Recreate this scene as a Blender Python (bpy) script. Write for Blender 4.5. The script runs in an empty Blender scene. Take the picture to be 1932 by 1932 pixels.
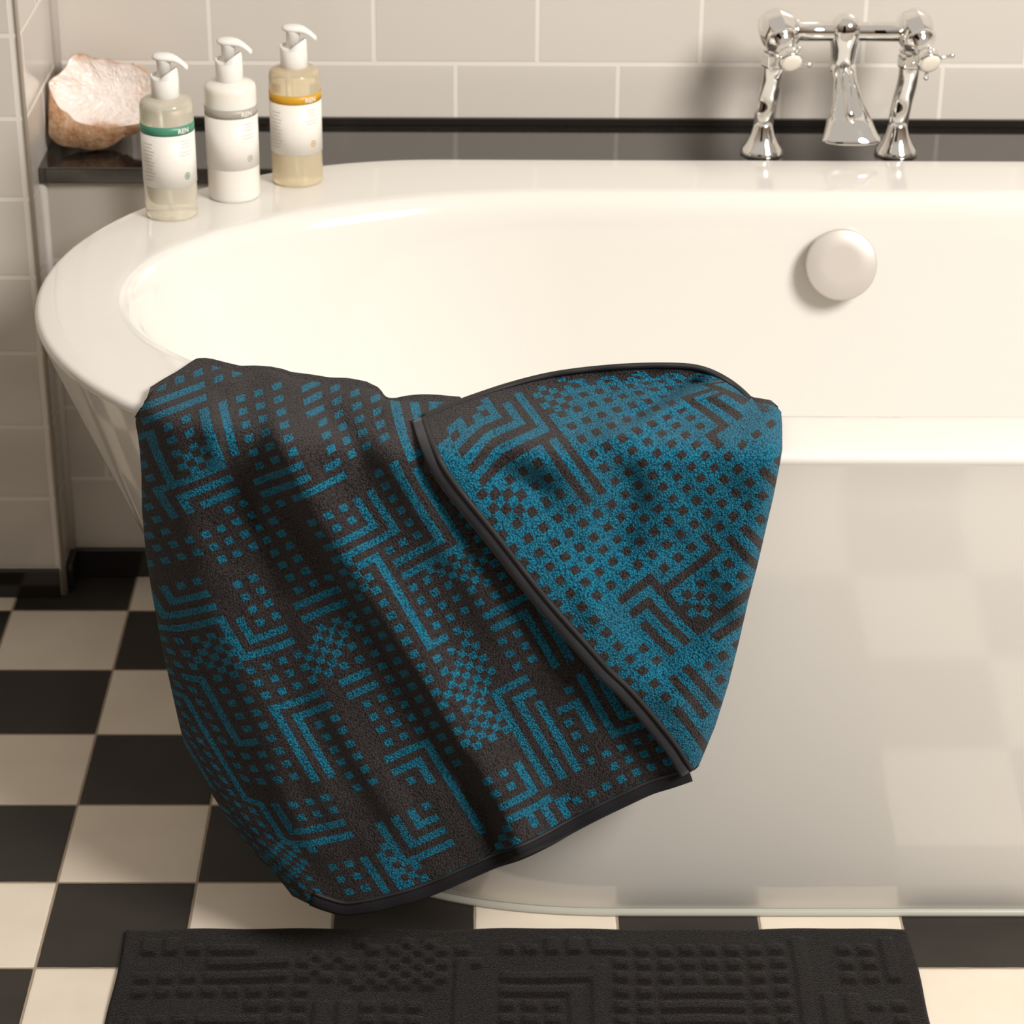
import bpy, bmesh, math, random
import numpy as np
from mathutils import Vector, Matrix
from math import sin, cos, pi, radians, sqrt

C = bpy.context.scene.collection
sc = bpy.context.scene
rnd = random.Random(7)

# ------------------------------------------------------------------ camera
FPX, PITCH, YAW, ROLL, CAMZ = 4741.72, 0.469801, 0.0117949, -0.00735950, 1.584387
_f = np.array([sin(YAW)*cos(PITCH), cos(YAW)*cos(PITCH), -sin(PITCH)])
_r0 = np.array([cos(YAW), -sin(YAW), 0.0]); _d0 = np.cross(_f, _r0)
_r = cos(ROLL)*_r0 + sin(ROLL)*_d0; _d = cos(ROLL)*_d0 - sin(ROLL)*_r0
ORG = np.array([0, 0, CAMZ])
cam = bpy.data.cameras.new('camera'); co = bpy.data.objects.new('camera', cam); C.objects.link(co)
co.matrix_world = Matrix(((_r[0], -_d[0], -_f[0], 0), (_r[1], -_d[1], -_f[1], 0), (_r[2], -_d[2], -_f[2], CAMZ), (0, 0, 0, 1)))
cam.sensor_width = 36; cam.lens = FPX/1932*36; cam.clip_start = 0.05
cam.dof.use_dof = True; cam.dof.focus_distance = 2.42; cam.dof.aperture_fstop = 9.0
sc.camera = co

def ray(px, py):
    px = np.asarray(px, float); py = np.asarray(py, float)
    return _f + _r*((px-966)/FPX)[..., None] + _d*((py-966)/FPX)[..., None]
def atY(px, py, Y):
    d = ray(px, py); t = np.asarray(Y, float)/d[..., 1]
    return ORG + d*t[..., None]
def atZ(px, py, Z):
    d = ray(px, py); t = (Z-CAMZ)/d[..., 2]
    return ORG + d*t[..., None]
def PY(px, py, Y): return Vector(atY(px, py, Y))

# ------------------------------------------------------------------ object helpers
def tag(o, label=None, cat=None, group=None, kind=None):
    if label: o['label'] = label
    if cat: o['category'] = cat
    if group: o['group'] = group
    if kind: o['kind'] = kind
    return o
def empty(name, loc, label, cat, group=None):
    o = bpy.data.objects.new(name, None); C.objects.link(o); o.location = loc
    o.empty_display_size = 0.02
    return tag(o, label, cat, group)
def link(name, me, mats, parent=None, smooth=True):
    o = bpy.data.objects.new(name, me); C.objects.link(o)
    for m in (mats if isinstance(mats, (list, tuple)) else [mats]): me.materials.append(m)
    if smooth:
        for p in me.polygons: p.use_smooth = True
    if parent:
        o.parent = parent
        q = parent; off = Vector((0, 0, 0))
        while q: off += q.location; q = q.parent
        o.location = -off          # meshes are authored in world space
    return o
def from_bm(name, bm, mats, parent=None, smooth=True, bevel=0):
    bmesh.ops.recalc_face_normals(bm, faces=bm.faces)
    me = bpy.data.meshes.new(name); bm.to_mesh(me); bm.free()
    o = link(name, me, mats, parent, smooth)
    if bevel:
        b = o.modifiers.new('bevel', 'BEVEL'); b.width = bevel; b.segments = 3; b.limit_method = 'ANGLE'
    return o
def box(bm, x0, x1, y0, y1, z0, z1, bev=0):
    r = bmesh.ops.create_cube(bm, size=1)
    for v in r['verts']:
        v.co = Vector(((x0+x1)/2+v.co.x*(x1-x0), (y0+y1)/2+v.co.y*(y1-y0), (z0+z1)/2+v.co.z*(z1-z0)))
    if bev:
        es = list({e for v in r['verts'] for e in v.link_edges})
        bmesh.ops.bevel(bm, geom=es, offset=bev, segments=3, affect='EDGES', profile=.5)
def loft(bm, rings, cap0=True, cap1=True, closed=True):
    vs = [[bm.verts.new(Vector(p)) for p in r] for r in rings]
    n = len(vs[0])
    for a, b in zip(vs, vs[1:]):
        for i in range(n if closed else n-1):
            j = (i+1) % n
            bm.faces.new((a[i], a[j], b[j], b[i]))
    if cap0: bm.faces.new(vs[0][::-1])
    if cap1: bm.faces.new(vs[-1])
    return vs
def frame(ax):
    ax = Vector(ax).normalized()
    u = ax.orthogonal().normalized() if abs(ax.z) < .99 else Vector((1, 0, 0))
    if abs(ax.z) < .99: u = Vector((0, 0, 1)).cross(ax).normalized()
    return u, ax.cross(u)
def lathe(bm, prof, c=(0, 0, 0), ax=(0, 0, 1), n=40, cap0=True, cap1=True):
    c = Vector(c); ax = Vector(ax).normalized(); u, w = frame(ax)
    return loft(bm, [[c+ax*h+(u*cos(2*pi*k/n)+w*sin(2*pi*k/n))*r for k in range(n)] for r, h in prof], cap0, cap1)
def tube(bm, pts, rad, n=20, flat=None):
    pts = [Vector(p) for p in pts]; rings = []
    for i, p in enumerate(pts):
        t = (pts[min(i+1, len(pts)-1)]-pts[max(i-1, 0)]).normalized()
        u = Vector((1, 0, 0)); u = (u-t*u.dot(t))
        if u.length < .3: u = Vector((0, 1, 0)); u = u-t*u.dot(t)
        u.normalize(); w = t.cross(u)
        r = rad[i] if isinstance(rad, (list, tuple)) else rad
        ru, rw = r if isinstance(r, tuple) else (r, r)
        rings.append([p+u*ru*cos(2*pi*k/n)+w*rw*sin(2*pi*k/n) for k in range(n)])
    loft(bm, rings)
def smooth_path(pts, k=8):
    P = [np.array(p, float) for p in pts]; P = [2*P[0]-P[1]]+P+[2*P[-1]-P[-2]]; out = []
    for i in range(1, len(P)-2):
        for s in range(k):
            t = s/k
            out.append(.5*((2*P[i])+(-P[i-1]+P[i+1])*t+(2*P[i-1]-5*P[i]+4*P[i+1]-P[i+2])*t*t+(-P[i-1]+3*P[i]-3*P[i+1]+P[i+2])*t**3))
    out.append(P[-2]); return [tuple(o) for o in out]

# ------------------------------------------------------------------ materials
def mat(name, col=(.8, .8, .8), rough=.5, **k):
    m = bpy.data.materials.new(name); m.use_nodes = True
    b = m.node_tree.nodes['Principled BSDF']
    b.inputs['Base Color'].default_value = (*col, 1); b.inputs['Roughness'].default_value = rough
    for a, v in k.items(): b.inputs[a.replace('_', ' ')].default_value = v
    return m
class N:
    def __init__(s, m): s.t = m.node_tree; s.b = s.t.nodes['Principled BSDF']
    def n(s, ty, **k):
        x = s.t.nodes.new(ty)
        for a, v in k.items(): setattr(x, a, v)
        return x
    def l(s, a, b): s.t.links.new(a, b)
    def coord(s): return s.n('ShaderNodeTexCoord').outputs['Object']
    def math(s, op, a, b=None, c=None):
        x = s.n('ShaderNodeMath', operation=op)
        for i, v in enumerate((a, b, c)):
            if v is None: continue
            if isinstance(v, (int, float)): x.inputs[i].default_value = v
            else: s.l(v, x.inputs[i])
        return x.outputs[0]
    def noise(s, scale, detail=3, vec=None, rough=.5):
        x = s.n('ShaderNodeTexNoise'); x.inputs['Scale'].default_value = scale; x.inputs['Detail'].default_value = detail
        x.inputs['Roughness'].default_value = rough
        if vec is None: vec = s.coord()
        s.l(vec, x.inputs['Vector']); return x.outputs['Fac']
    def ramp(s, fac, stops):
        x = s.n('ShaderNodeValToRGB'); e = x.color_ramp.elements
        while len(e) < len(stops): e.new(.5)
        for q, (p, c) in zip(e, stops): q.position = p; q.color = (*c, 1)
        s.l(fac, x.inputs[0]); return x.outputs[0]
    def bump(s, h, strength=.3, dist=.002, to=None):
        x = s.n('ShaderNodeBump'); x.inputs['Strength'].default_value = strength; x.inputs['Distance'].default_value = dist
        s.l(h, x.inputs['Height']); s.l(x.outputs[0], (to or s.b).inputs['Normal']); return x

def tile_material(name, axes, off, tile, mortar, c1, c2, cm, grout=.0032):
    m = mat(name, c1, .16, Specular_IOR_Level=.6); g = N(m)
    sep = g.n('ShaderNodeSeparateXYZ'); g.l(g.coord(), sep.inputs[0]); cb = g.n('ShaderNodeCombineXYZ')
    g.l(g.math('ADD', sep.outputs[axes[0]], off[0]), cb.inputs[0]); g.l(g.math('ADD', sep.outputs[axes[1]], off[1]), cb.inputs[1])
    br = g.n('ShaderNodeTexBrick'); br.offset = mortar; br.offset_frequency = 2; br.squash = 1
    g.l(cb.outputs[0], br.inputs['Vector'])
    for k, v in (('Scale', 1), ('Mortar Size', grout), ('Mortar Smooth', .35), ('Bias', 0), ('Brick Width', tile[0]), ('Row Height', tile[1])): br.inputs[k].default_value = v
    br.inputs['Color1'].default_value = (*c1, 1); br.inputs['Color2'].default_value = (*c2, 1); br.inputs['Mortar'].default_value = (*cm, 1)
    g.l(br.outputs['Color'], g.b.inputs['Base Color'])
    inv = g.math('SUBTRACT', 1, br.outputs['Fac'])
    und = g.noise(9, 2)
    g.bump(g.math('ADD', inv, g.math('MULTIPLY', und, .35)), .35, .0016)
    rg = g.math('ADD', g.math('MULTIPLY', br.outputs['Fac'], .5), .13); g.l(rg, g.b.inputs['Roughness'])
    return m
ZR = .1010   # tile row pitch
TC1, TC2, TCM = (.665, .625, .575), (.64, .60, .55), (.80, .76, .70)
XB = float(atY(705.6, 60, 3.10)[0])
m_tile_back = tile_material('grey_tile_back', (0, 2), (-XB+.2065*10, -.6485+ZR*11), (.2065, ZR), .5, TC1, TC2, TCM)
m_tile_low = tile_material('grey_tile_low', (0, 2), (.4915+.2065*10, -.0405+ZR*10), (.2065, ZR), .5, TC1, TC2, TCM)
m_tile_side = tile_material('grey_tile_side', (1, 2), (-2.88+.2065*5+.09, -.0405+ZR*10), (.2065, ZR), .5, TC1, TC2, TCM)
m_tile_pil = tile_material('grey_tile_pillar', (0, 2), (.5555+.2065*10, -.0395+ZR*10), (.2065, ZR), 0, TC1, TC2, TCM)

def floor_material():
    m = mat('checker_floor', (.8, .7, .6), .3); g = N(m); T = .15; x0, y0 = -.4603, 2.8365
    sep = g.n('ShaderNodeSeparateXYZ'); g.l(g.coord(), sep.inputs[0])
    u = g.math('DIVIDE', g.math('ADD', sep.outputs[0], -x0+T*40), T); v = g.math('DIVIDE', g.math('ADD', sep.outputs[1], -y0+T*40), T)
    par = g.math('MODULO', g.math('ADD', g.math('ADD', g.math('FLOOR', u), g.math('FLOOR', v)), 1), 2)
    du = g.math('ABSOLUTE', g.math('SUBTRACT', g.math('FRACT', u), .5)); dv = g.math('ABSOLUTE', g.math('SUBTRACT', g.math('FRACT', v), .5))
    edge = g.math('MAXIMUM', du, dv)
    wob = g.math('MULTIPLY', g.math('SUBTRACT', g.noise(60, 2), .5), .008)
    gr = g.math('GREATER_THAN', g.math('ADD', edge, wob), .4905)
    nz = g.noise(14, 4)
    dark = g.ramp(nz, [(.3, (.020, .017, .014)), (.7, (.029, .025, .021))]); lite = g.ramp(nz, [(.3, (.70, .62, .515)), (.7, (.76, .68, .57))])
    mx = g.n('ShaderNodeMix', data_type='RGBA'); g.l(par, mx.inputs[0]); g.l(dark, mx.inputs[6]); g.l(lite, mx.inputs[7])
    mg = g.n('ShaderNodeMix', data_type='RGBA'); g.l(gr, mg.inputs[0]); g.l(mx.outputs[2], mg.inputs[6]); mg.inputs[7].default_value = (.33, .26, .19, 1)
    g.l(mg.outputs[2], g.b.inputs['Base Color'])
    h = g.math('SUBTRACT', 1, g.math('SMOOTH_MAX', g.math('MULTIPLY', g.math('SUBTRACT', edge, .475), 40), 0, .2))
    g.bump(g.math('ADD', h, g.math('MULTIPLY', g.noise(40, 3), .12)), .3, .0012)
    g.l(g.math('ADD', .30, g.math('MULTIPLY', nz, .2)), g.b.inputs['Roughness'])
    return m
m_floor = floor_material()
m_bath = mat('bath_acrylic', (.755, .735, .695), .10, Coat_Weight=.3, Coat_Roughness=.04)
m_chrome = mat('chrome', (.86, .85, .83), .045, Metallic=1.0)
m_porcelain = mat('cream_porcelain', (.82, .76, .67), .15)
m_overflow = mat('satin_cover', (.58, .54, .50), .35, Metallic=.25)
m_sealant = mat('sealant', (.42, .42, .37), .25)
m_blacktile = mat('black_tile', (.016, .013, .011), .12, Specular_IOR_Level=.6)
m_trim = mat('corner_trim_metal', (.66, .58, .49), .35, Metallic=.3)
m_grout = mat('white_silicone', (.86, .82, .77), .4)
m_paint = mat('painted_plaster', (.62, .56, .49), .7)

def granite():
    m = mat('black_granite', (.012, .010, .009), .09, Specular_IOR_Level=.75); g = N(m)
    c = g.ramp(g.noise(420, 2, rough=.7), [(.55, (.010, .008, .007)), (.66, (.045, .04, .034))]); g.l(c, g.b.inputs['Base Color'])
    g.b.inputs['IOR'].default_value = 1.78
    return m
m_granite = granite()

def terry(name, c0, c1, c2, bumpd=.0022, sc1=520):
    m = mat(name, c1, .95, Sheen_Weight=.08, Sheen_Roughness=.5, Specular_IOR_Level=.1); g = N(m)
    v = g.n('ShaderNodeTexVoronoi'); v.inputs['Scale'].default_value = sc1; g.l(g.coord(), v.inputs['Vector'])
    n2 = g.noise(sc1*1.3, 2, rough=.8)
    f = g.math('ADD', g.math('MULTIPLY', v.outputs['Distance'], .75), g.math('MULTIPLY', g.math('SUBTRACT', 1, n2), .55))
    g.l(g.ramp(f, [(.40, c2), (.62, c1), (.92, c0)]), g.b.inputs['Base Color'])
    g.bump(g.math('SUBTRACT', 1, f), 1.0, bumpd)
    return m
m_char = terry('charcoal_terry', (.014, .0112, .0115), (.032, .0272, .0278), (.054, .047, .047))
m_teal = terry('teal_terry', (.002, .035, .064), (.006, .120, .205), (.016, .225, .34))
m_bind = mat('dark_binding', (.013, .0125, .015), .85, Sheen_Weight=.05, Specular_IOR_Level=.15); _g = N(m_bind); _g.bump(_g.noise(900, 2), .4, .0006)
m_bindl = mat('slate_binding', (.027, .028, .034), .8, Sheen_Weight=.1, Specular_IOR_Level=.2); _g = N(m_bindl); _g.bump(_g.noise(900, 2), .4, .0006)
m_pipe = mat('black_piping', (.012, .011, .012), .7)
m_mat = terry('black_mat_pile', (.003, .0021, .0017), (.0078, .0054, .0045), (.012, .0086, .0073), .0014, 700)

def rock_material():
    m = mat('geode_crust', (.6, .4, .25), .8); g = N(m)
    n = g.noise(45, 6, rough=.65)
    g.l(g.ramp(n, [(.30, (.33, .15, .07)), (.50, (.62, .36, .20)), (.68, (.84, .62, .45)), (.8, (.9, .76, .62))]), g.b.inputs['Base Color'])
    g.bump(g.noise(90, 5, rough=.7), .8, .005); return m
def crystal_material():
    m = mat('geode_quartz', (.9, .8, .75), .3, Subsurface_Weight=.25); g = N(m)
    g.b.inputs['Subsurface Radius'].default_value = (.01, .006, .004)
    vc = g.n('ShaderNodeTexVoronoi'); vc.inputs['Scale'].default_value = 90; g.l(g.coord(), vc.inputs['Vector'])
    n = g.noise(19, 3, rough=.5)
    g.l(g.ramp(n, [(.33, (.50, .30, .19)), (.38, (.76, .58, .48)), (.46, (.86, .77, .72)), (.75, (.88, .81, .77))]), g.b.inputs['Base Color'])
    g.bump(vc.outputs['Distance'], .5, .004); return m
m_rock, m_quartz = rock_material(), crystal_material()

# ------------------------------------------------------------------ setting
def struct(name, bm, m, bevel=0, smooth=False):
    o = from_bm(name, bm, m, None, smooth, bevel); o['kind'] = 'structure'; return o
YB, YL, YP, XS = 3.10, 2.9365, 2.8795, -.5465
bm = bmesh.new(); box(bm, -1.6, 2.4, -1.0, 3.25, -.05, 0); struct('floor', bm, m_floor)
bm = bmesh.new(); box(bm, XS-.3, 2.4, YB, YB+.12, .30, 2.5); struct('wall_back', bm, m_tile_back)
bm = bmesh.new(); box(bm, XS-.3, 2.4, YL, YB+.001, 0, .5478); struct('wall_back_boxing', bm, m_tile_low)
bm = bmesh.new(); box(bm, -1.6, XS, YP, YB+.12, 0, 2.5)
bm.faces.ensure_lookup_table()
o = struct('wall_left', bm, [m_tile_pil, m_tile_side])
for p in o.data.polygons:
    if abs(p.normal.x) > .5: p.material_index = 1
# black skirtings
bm = bmesh.new(); box(bm, XS, 2.0, YL-.009, YL+.001, 0, .0405, .0015); struct('baseboard_back', bm, m_blacktile)
bm = bmesh.new(); box(bm, -1.5, XS-.006, YP-.009, YP+.001, 0, .0390, .0015); struct('baseboard_left', bm, m_blacktile)
bm = bmesh.new(); box(bm, XS-.001, XS+.009, YP+.012, YL-.009, 0, .0405, .0015); struct('baseboard_side', bm, m_blacktile)
# corner trim of the pillar, silicone in the inner corners, thin black strip along the back of the ledge
bm = bmesh.new(); lathe(bm, [(.0028, 0), (.0028, 2.5)], (XS-.0018, YP+.0005, 0), n=14); struct('trim_1', bm, m_trim, smooth=True)
bm = bmesh.new(); lathe(bm, [(.0072, .568), (.0072, 2.5)], (XS+.0015, YB-.0015, 0), n=12); struct('trim_2', bm, m_grout, smooth=True)
bm = bmesh.new(); lathe(bm, [(.0062, .041), (.0062, .547)], (XS+.0015, YL-.0015, 0), n=12); struct('trim_3', bm, m_grout, smooth=True)
bm = bmesh.new(); box(bm, XS+.0002, 2.3, YB-.006, YB+.002, .568, .5775, .001); struct('trim_4', bm, m_blacktile)
# ledge slab
bm = bmesh.new(); box(bm, XS+.0005, 2.3, YL-.0115, YB-.0005, .5480, .5680, .0016)
o = from_bm('stone_ledge', bm, m_granite, None, False)
tag(o, 'black granite ledge running along the tiled wall behind the bath', 'ledge')

# ------------------------------------------------------------------ bathtub
BX, CY = .385, 2.5015
RIMZ = .585
def bring(s, rx, b, z, cy=CY, n=56, e=2.0, xoff=0):
    pts = []
    for side in (1, -1):
        for k in range(n+1):
            a = -pi/2+pi*k/n
            ca, sa = max(cos(a), 0), sin(a)
            if side < 0: sa = -sa
            ca = ca**(2/e); sg = math.copysign(abs(sa)**(2/e), sa)
            pts.append((BX+xoff+side*(s+rx*ca), cy+b*sg, z))
    return pts
# outline parameters: straight half-length, arc radius x, half width
OUT = (.441, .420, .4165); BAS = (.220, .400, .3235); INN = (.285, .490, .3155)
def mixo(a, b, t): return tuple(p+(q-p)*t for p, q in zip(a, b))
def add(a, d): return (a[0], a[1]+d, a[2]+d)
bm = bmesh.new(); rings = []
zb = .004
rings.append(bring(*add(BAS, -.02), zb, e=2.45)); rings.append(bring(*add(BAS, -.004), zb, e=2.45)); rings.append(bring(*BAS, zb+.006, e=2.45))
lip0 = add(OUT, -.0014)
for i in range(1, 15):
    t = i/14; z = zb+.006+(RIMZ-.0125-zb-.006)*t
    q = mixo(BAS, lip0, t); q = (q[0], q[1], BAS[2]+(lip0[2]-BAS[2])*t**.78)
    rings.append(bring(*q, z, e=2.45-.45*t))
for a in (70, 90, 112, 135, 158, 180):
    # rounded lip edge
    a = radians(a); rings.append(bring(*add(OUT, -.007+.007*sin(a)), RIMZ-.007-.007*cos(a)))
def rimz(t): return RIMZ+.0012*sin(pi*t)
for t in (.25, .5, .75, .9): rings.append(bring(*mixo(add(OUT, -.007), INN, t), rimz(t), cy=CY-.015*t))
# inner edge rounding then the basin
inner = [(0, 0, .0), (.004, .003, .0012), (.011, .008, .0045), (.018, .013, .011), (.024, .017, .020), (.030, .021, .034)]
for s_, d, dz in inner:
    rings.append(bring(INN[0], INN[1]-d*1.3, INN[2]-d, RIMZ-dz, cy=CY-.015))
BOT = (.26, .30, .215)
A0 = (INN[0], INN[1]-.036, INN[2]-.021)
for i in range(1, 16):
    t = i/15; tt = t
    o_ = mixo(A0, (.25, .27, .235), tt); rings.append(bring(*o_, RIMZ-.034-.37*t, cy=CY-.015+.007*t))
for i in range(1, 8):
    a = radians(90*i/7); r = .06
    rings.append(bring(.25, .27-r*(1-cos(a)), .235-r*(1-cos(a)), RIMZ-.404-.04*sin(a), cy=CY-.008))
rings.append(bring(.2, .1, .08, RIMZ-.446, cy=CY-.004))
loft(bm, rings)
tub = empty('bathtub', (BX, CY, 0), 'white freestanding bathtub with a wide rim and tapering sides', 'bathtub')
o = from_bm('tub_shell', bm, m_bath, tub)
bm = bmesh.new(); loft(bm, [bring(*add(BAS, d_), z_, e=2.45) for d_, z_ in ((-.006, .0002), (.0030, .0002), (.0026, .0028), (.0006, .0072), (-.006, .0072))])
from_bm('sealant_bead', bm, m_sealant, tub)['label'] = 'pale sealant bead around the foot of the tub'
# overflow cover on the far inner wall
oc = PY(1588, 500, 2.752); ax = Vector((0, -.955, .30)).normalized()
bm = bmesh.new(); lathe(bm, [(.010, -.020), (.0400, -.012), (.0413, -.0105), (.0417, -.008), (.0417, 0), (.0411, .0012), (.0400, .0018), (.02, .0019), (.001, .0019)], oc, ax, 64)
from_bm('overflow_cover', bm, m_overflow, tub)['label'] = 'round satin overflow cover'
bm = bmesh.new(); lathe(bm, [(.022, -.045), (.022, -.011)], oc, ax, 32)
from_bm('overflow_pipe', bm, m_chrome, tub)

# ------------------------------------------------------------------ bath tap
LZ = .568
tx = (.343, .510); ty = 2.990
tap = empty('bath_mixer_tap', (.43, ty, LZ), 'chrome pillar mixer tap with cross handles standing on the ledge', 'tap')
def P(px, py, Y): return PY(px, py, Y)
for k, x in enumerate(tx):
    s = 0
    base = Vector((x, ty, LZ))
    bm = bmesh.new()
    lathe(bm, [(.0255, 0), (.0268, .0015), (.0268, .004), (.0245, .008), (.019, .016), (.0145, .026), (.0118, .036), (.0105, .042)], base, n=48)
    from_bm('foot_flange', bm, m_chrome, tap)
    cx = (1443, 1695)[k]
    path = smooth_path([(x, ty, LZ+.038), (x+.001, ty, LZ+.052), (x+.004, ty+.002, LZ+.070), (x+.007, ty, LZ+.088), (x+.008, ty-.003, LZ+.104), (x+.008, ty-.004, LZ+.116)], 6)
    bm = bmesh.new(); tube(bm, path, [(.0125, .0085)]*len(path), 24)
    from_bm('leg', bm, m_chrome, tap)
    top = Vector((x+.008, ty-.004, LZ+.112))
    bm = bmesh.new(); lathe(bm, [(.0135, 0), (.0152, .002), (.0152, .017), (.0135, .019)], top, n=6)
    from_bm('union_nut', bm, m_chrome, tap, smooth=False, bevel=.0008)
    bm = bmesh.new(); lathe(bm, [(.009, .017), (.014, .020), (.0145, .023), (.011, .026), (.012, .030)], top, n=36)
    from_bm('collar', bm, m_chrome, tap)
    vc = Vector((x+.011, ty-.004, LZ+.158))
    va = Vector((.22, -.86, -.46)).normalized()
    bm = bmesh.new()
    lathe(bm, [(.004, -.026), (.013, -.0245), (.0205, -.018), (.0245, -.008), (.0250, 0), (.0235, .009), (.0190, .017), (.0165, .021)], vc, va, 8)
    o = from_bm('valve_body', bm, m_chrome, tap, bevel=.0012)
    o.modifiers[0].segments = 4
    bm = bmesh.new(); lathe(bm, [(.0195, .017), (.0205, .020), (.0175, .023), (.0140, .027), (.0115, .032), (.0105, .040), (.0130, .043), (.0148, .046), (.0148, .056), (.0138, .0575), (.012, .058)], vc, va, 40)
    hd = from_bm('handle', bm, m_chrome, tap)
    hc = vc+va*.0515
    bm = bmesh.new(); lathe(bm, [(.0128, .005), (.0132, .0068), (.0125, .0082), (.008, .0090), (.001, .0092)], hc, va, 40)
    o = from_bm('index_disc', bm, m_porcelain, hd); o['label'] = 'cream porcelain index disc'
    u, w = frame(va)
    a0 = (-28, 3)[k]
    for q in range(4):
        a = radians(a0+90*q); dv = (u*cos(a)*(-1 if u.x < 0 else 1)+Vector((0, 0, 1)).cross(u).cross(Vector((0,0,0)))+w*0) if False else None
        right = Vector((1, 0, 0))-va*va.x; right.normalize(); up = right.cross(va)*-1
        if up.z < 0: up = -up
        dv = right*cos(a)+up*sin(a)
        if q in (1, 2): ln = .020
        else: ln = .030
        bm = bmesh.new(); lathe(bm, [(.0026, .012), (.0022, .018), (.0019, ln-.004), (.0030, ln-.002), (.0033, ln), (.0024, ln+.0022), (.0006, ln+.003)], hc, dv, 20)
        from_bm('cross_arm', bm, m_chrome, hd)
ya = ty-.004; zc = LZ+.1565
bm = bmesh.new(); lathe(bm, [(.0155, 0), (.0155, .004), (.0120, .006), (.0115, .042), (.0120, .048), (.0135, .060), (.0120, .072), (.0115, .084), (.0120, .130), (.0155, .132), (.0155, .137)], (tx[0]+.031, ya, zc), (1, 0, 0), 40)
from_bm('crossbar', bm, m_chrome, tap)
xm = .4365
bm = bmesh.new()
prof = [(.003, .0225), (.011, .0195), (.0170, .013), (.0190, .003), (.0190, -.008), (.0172, -.018), (.0160, -.030), (.0150, -.042), (.0165, -.046), (.0165, -.050), (.0125, -.053)]
lathe(bm, prof, (xm, ya, zc), (0, -.16, .985), 44)
from_bm('mixer_body', bm, m_chrome, tap)
bm = bmesh.new()
sp0 = Vector((xm, ya+.004, zc-.040)); sp1 = PY(1607, 266, 2.925); rings = []
secs = [(0, .0135, .0125, 0), (.10, .0150, .0125, .001), (.2, .0140, .0115, .003), (.34, .0165, .0110, .004), (.5, .0190, .0105, .004), (.62, .0235, .0105, .003), (.67, .0255, .0150, .003), (.72, .0272, .0178, .002), (.80, .0295, .0182, .001), (.90, .0325, .0172, 0), (.96, .0350, .0168, 0), (1.0, .0358, .0150, 0), (1.015, .0345, .0138, 0), (.99, .0325, .0125, 0), (.9, .030, .010, 0)]
for t, rx, ry, oy in secs:
    c = sp0.lerp(sp1, t); c.y -= oy
    rings.append([c+Vector((rx*math.copysign(abs(cos(2*pi*k/48))**.85, cos(2*pi*k/48)), ry*sin(2*pi*k/48), 0)) for k in range(48)])
loft(bm, rings)
from_bm('spout', bm, m_chrome, tap)
bm = bmesh.new(); path = [sp0.lerp(sp1, t)+Vector((0, -.011-.006*sin(pi*t), 0)) for t in (0.02, .15, .3, .45, .6, .72)]
tube(bm, path, [.007, .0068, .0062, .0058, .0062, .004], 24); from_bm('spout_rib', bm, m_chrome, tap)

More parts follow.
